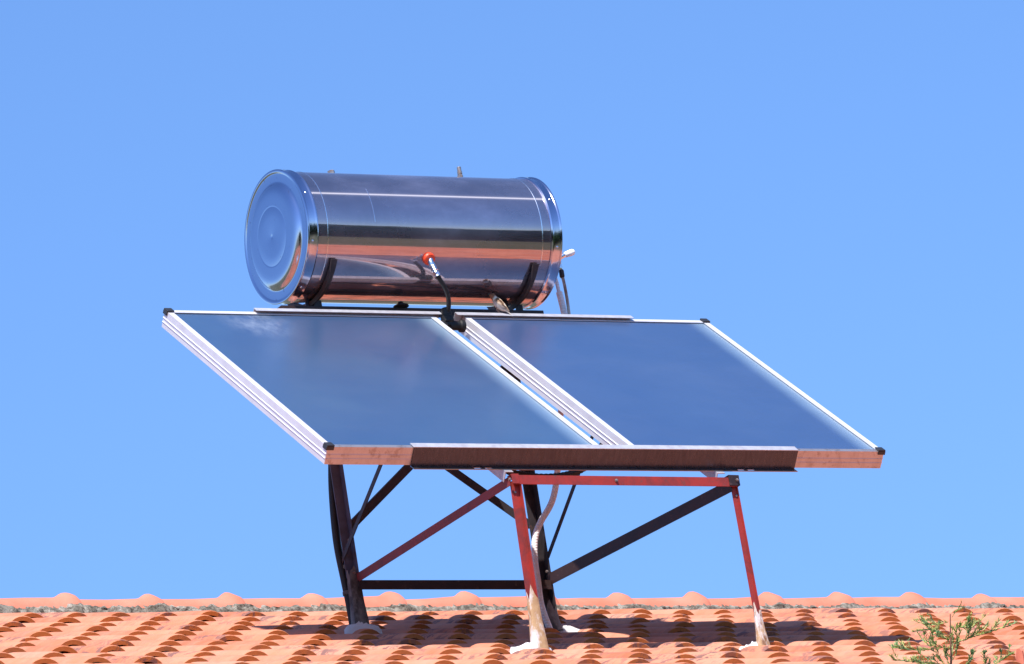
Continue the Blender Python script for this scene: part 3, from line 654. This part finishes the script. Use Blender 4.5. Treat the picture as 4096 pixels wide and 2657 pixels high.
# ---------------------------------------------------------------- young conifer in front of the roof
def conifer(top, base_z):
    root = empty('conifer_tree', (top[0] + .15, top[1], base_z), 'young green conifer whose tip rises in front of the roof at lower right', 'tree')
    rg = random.Random(11); top = Vector(top); H = top.z - base_z; basep = Vector((top.x + .15, top.y, base_z))
    def tp(h):  # h metres below the top
        return top - IU * (h / IU.z) + Vector((0, -2.05, 0)) * (h / H) ** 2 + Vector((.004 * math.sin(h * 19), .004 * math.cos(h * 23), 0)) * min(1, h * 4)
    hs = [.004, .03, .08, .15, .22, .3, .4, .55, .75, 1, 1.4, 2, 2.8, 3.6, 4.5, H]
    B().tube([tp(h) for h in hs], [.0015, .002, .0026, .0031, .0036, .0043, .006, .009, .013, .017, .023, .032, .045, .06, .075, .10], 10).build('trunk', 'bark', root, True)
    V_ = []; F_ = []; Cc = []
    br = B(); tw = B()
    def scale(p, d, l, w_, col):
        k = len(V_); s = d.cross(Vector((rg.uniform(-1, 1), rg.uniform(-1, 1), rg.uniform(-1, 1)))).normalized() * w_; t = d.cross(s).normalized() * w_
        V_.extend([p, p + d * l * .45 + s, p + d * l * .45 + t, p + d * l * .45 - s - t, p + d * l])
        for a, c in ((1, 2), (2, 3), (3, 1)): F_.append((k, k + a, k + c)); F_.append((k + 4, k + c, k + a)); Cc.append(col); Cc.append(col)
    def spray(p, d, l, dens=1.0, lvl=0, up=.25, col=None):
        """a branchlet densely set with short scale needles, drooping then upturned tip"""
        n = max(4, int(l / .0065)); q = Vector(p); dd = Vector(d).normalized(); path = [q.copy()]
        base = col or rg.choice([(.20, .30, .06), (.15, .26, .07), (.28, .33, .09), (.13, .24, .10)])
        for i in range(n):
            dd = (dd + Vector((rg.uniform(-.09, .09), rg.uniform(-.09, .09), rg.uniform(-.07, .07) + up * .03))).normalized(); q = q + dd * (l / n); path.append(q.copy())
            t = i / n
            for _ in range(int(4 * dens + .5)):
                if rg.random() < .9:
                    sd = (dd * .8 + Vector((rg.uniform(-1, 1), rg.uniform(-1, 1), rg.uniform(-.6, 1))) * .62).normalized(); m_ = rg.uniform(.7, 1.3)
                    scale(q, sd, rg.uniform(.009, .017), .0011, tuple(c * m_ for c in base))
            if lvl < 2 and rg.random() < (.26 if lvl == 0 else .16) and t > .12:
                side = (dd * .7 + Vector((rg.uniform(-1, 1), rg.uniform(-1, 1), rg.uniform(-.25, .8))) * .7).normalized()
                spray(q, side, l * rg.uniform(.22, .42) * (1.15 - t * .6), dens, lvl + 1, up, base)
        tw.tube(path[::max(1, len(path) // 6)] + [path[-1]], .0007 if lvl else .0011, 5)
    k_ = 2.96e-4
    def W(px, py): return top + IR * ((px - 1675) * k_) - IU * ((py - 360) * k_)
    def limb(pts2, dens=1., thick=.0010, start=.15, depth=None, sub=.24):
        dz = rg.uniform(-.06, .06) if depth is None else depth; n2 = len(pts2)
        pts3 = [W(*q) + IF * (dz * i / max(1, n2 - 1)) for i, q in enumerate(pts2)]
        path = spline(pts3, 12) if n2 > 2 else [pts3[0].lerp(pts3[1], t / 12) for t in range(13)]
        tw.tube(path[::3] + [path[-1]], thick, 5); Lp = sum((path[i + 1] - path[i]).length for i in range(len(path) - 1)); m_ = max(6, int(Lp / .006))
        for i in range(m_):
            t = i / m_
            if t < start: continue
            f_ = t * (len(path) - 1); a = int(f_); q = path[a].lerp(path[min(a + 1, len(path) - 1)], f_ - a); d = (path[min(a + 1, len(path) - 1)] - path[a]).normalized()
            base = rg.choice(pal)
            for _ in range(4):
                sd = (d * .9 + Vector((rg.uniform(-1, 1), rg.uniform(-1, 1), rg.uniform(-.5, 1))) * .5).normalized(); mm = rg.uniform(.7, 1.25)
                scale(q, sd, rg.uniform(.009, .017), .0010, tuple(c * mm for c in base))
            if rg.random() < sub * dens: spray(q, (d * .8 + Z * .35 + Vector((rg.uniform(-1, 1), rg.uniform(-1, 1), rg.uniform(-.4, .6))) * .7), rg.uniform(.02, .05) * (1.2 - .5 * t), .7, 1, .4, base)
    pal = [(.30, .38, .09), (.24, .34, .11), (.40, .40, .14), (.18, .30, .13)]
    for pts2, dn in [([(1690, 410), (1730, 350), (1800, 310)], 1.0), ([(1660, 450), (1570, 450)], .5), ([(1650, 455), (1530, 480), (1430, 475)], 1.3), ([(1655, 580), (1500, 530), (1330, 545)], 1.2), ([(1650, 600), (1550, 550), (1460, 495)], 1.2), ([(1680, 500), (1780, 500), (1835, 500), (1855, 420)], .8), ([(1835, 560), (1880, 520), (1950, 450)], 1.8), ([(1800, 640), (1850, 560), (1870, 480)], 1.8), ([(1720, 660), (1880, 600), (2080, 540), (2260, 485)], 1.3), ([(1870, 600), (1930, 560), (1960, 520)], 1.6), ([(1685, 700), (1560, 700), (1400, 725), (1250, 715), (1120, 695)], 1.3), ([(1510, 710), (1430, 640), (1370, 565)], 1.1), ([(1570, 690), (1520, 650), (1480, 600)], 1.0), ([(1700, 700), (1740, 620), (1775, 530)], 1.1), ([(1700, 820), (1740, 720), (1745, 610)], 2.0), ([(1690, 860), (1700, 760), (1710, 680)], 1.8), ([(1640, 860), (1400, 840), (1120, 810)], 1.1), ([(1640, 900), (1600, 840), (1560, 780)], 1.4), ([(1660, 640), (1640, 600)], 1.0), ([(1760, 930), (1860, 850), (1905, 740)], 1.6), ([(1760, 900), (1830, 860), (1860, 800)], 1.4), ([(1900, 960), (2080, 880), (2290, 750)], 1.1), ([(1980, 920), (2010, 860), (2020, 800)], 1.2), ([(2120, 870), (2140, 800)], .9), ([(1600, 930), (1480, 880), (1330, 830)], 1.4), ([(1690, 900), (1650, 820), (1620, 740)], 1.4)]:
        limb(pts2, dn)
    h = .42
    while h < 1.15:
        for _ in range(4):
            az = rg.uniform(0, 6.28); l = min(.10 + h * .34, .55) * rg.uniform(.7, 1.1)
            spray(tp(h + rg.uniform(0, .04)), Vector((math.cos(az), math.sin(az), rg.uniform(.15, .65))), l, .9 if h < .6 else .5, 0, .4)
        h += .06
    # lower crown: coarser sprays (below the frame)
    while h < H - .6:
        for _ in range(6):
            az = rg.uniform(0, 6.28); l = min(.35 + h * .22, 1.25) * rg.uniform(.7, 1.1); p = tp(h); d = Vector((math.cos(az), math.sin(az), rg.uniform(.1, .5))).normalized(); n = 26
            tw.tube([p, p + d * l], [.006, .002], 4)
            for i in range(n):
                q = p + d * l * (i + 1) / n
                for _k in range(3):
                    sd = (d * .7 + Vector((rg.uniform(-1, 1), rg.uniform(-1, 1), rg.uniform(-.6, 1)))).normalized(); m_ = rg.uniform(.6, 1.2)
                    scale(q, sd, .10 * rg.uniform(.6, 1.2), .02, (.07 * m_, .14 * m_, .03 * m_))
        h += .16
    me = bpy.data.meshes.new('foliage'); me.from_pydata([tuple(v) for v in V_], [], F_)
    ca = me.color_attributes.new('tone', 'FLOAT_COLOR', 'CORNER')
    cc = np.ones((len(F_), 3, 4)); cc[:, :, :3] = np.array(Cc)[:, None, :]; ca.data.foreach_set('color', cc.ravel())
    link('foliage', me, 'conifer', root)
    tw.build('branches', 'twig', root)
conifer((-2.0460, -6.9482, -2.8080), GZ)

# broken barrel tile standing up at the lower right corner
bt = B(); pts = []; n = 14; rg0 = random.Random(4); c0 = Vector((2.459, -.948, -1.198))
for rr in (.052, .040):
    for zz in range(5):
        for k in range(n + 1):
            a = R(150 + 200 * k / n); top = .018 * math.sin(k * 1.1) + rg0.uniform(-.004, .004) if zz == 4 else 0
            pts.append(c0 + Vector((math.cos(a) * rr, -math.sin(a) * rr, -.06 + zz * .028 + top)))
f = []; w_ = n + 1; m_ = 5 * w_
for zz in range(4):
    for k in range(n):
        a = zz * w_ + k; f += [(a, a + 1, a + w_ + 1, a + w_), (m_ + a + 1, m_ + a, m_ + a + w_, m_ + a + w_ + 1)]
    for k in (0, n): a = zz * w_ + k; f.append((a, a + w_, m_ + a + w_, m_ + a))
for k in range(n): a = 4 * w_ + k; f.append((a, a + 1, m_ + a + 1, m_ + a))
o = bt.add(pts, f).build('broken_tile', 'ridge', None, True); tag(o, 'broken piece of curved clay tile standing up at the lower right corner', 'roof tile')
# ---------------------------------------------------------------- far wood in front, seen mirrored in the tank
def far_wood():
    rg = np.random.default_rng(5); V_ = []; F_ = []
    ctr = np.array([0, -8.0, GZ])
    for i in range(150):
        az = math.radians(rg.uniform(180, 360)); r = rg.uniform(36, 52); c = ctr + np.array([math.cos(az) * r, math.sin(az) * r, 0]); h = rg.uniform(9, 13.5); wd = rg.uniform(3, 5)
        n = 170; u = rg.normal(size=(n, 3)); u /= np.linalg.norm(u, axis=1)[:, None]
        p = c + np.array([0, 0, h * .55]) + u * np.array([wd, wd, h * .46]) * rg.uniform(.7, 1, (n, 1))
        for q in p:
            a = rg.normal(size=3); a /= np.linalg.norm(a); b_ = np.cross(a, rg.normal(size=3)); b_ /= np.linalg.norm(b_); s = rg.uniform(.6, 1.3); k = len(V_)
            V_.extend([q - a * s, q + b_ * s, q + a * s, q - b_ * s]); F_.append((k, k + 1, k + 2, k + 3))
    me = bpy.data.meshes.new('wood'); me.from_pydata([tuple(v) for v in V_], [], F_)
    o = link('wood', me, 'farleaf'); tag(o, 'distant belt of dark green trees across the ground', 'trees', kind='stuff')
far_wood()
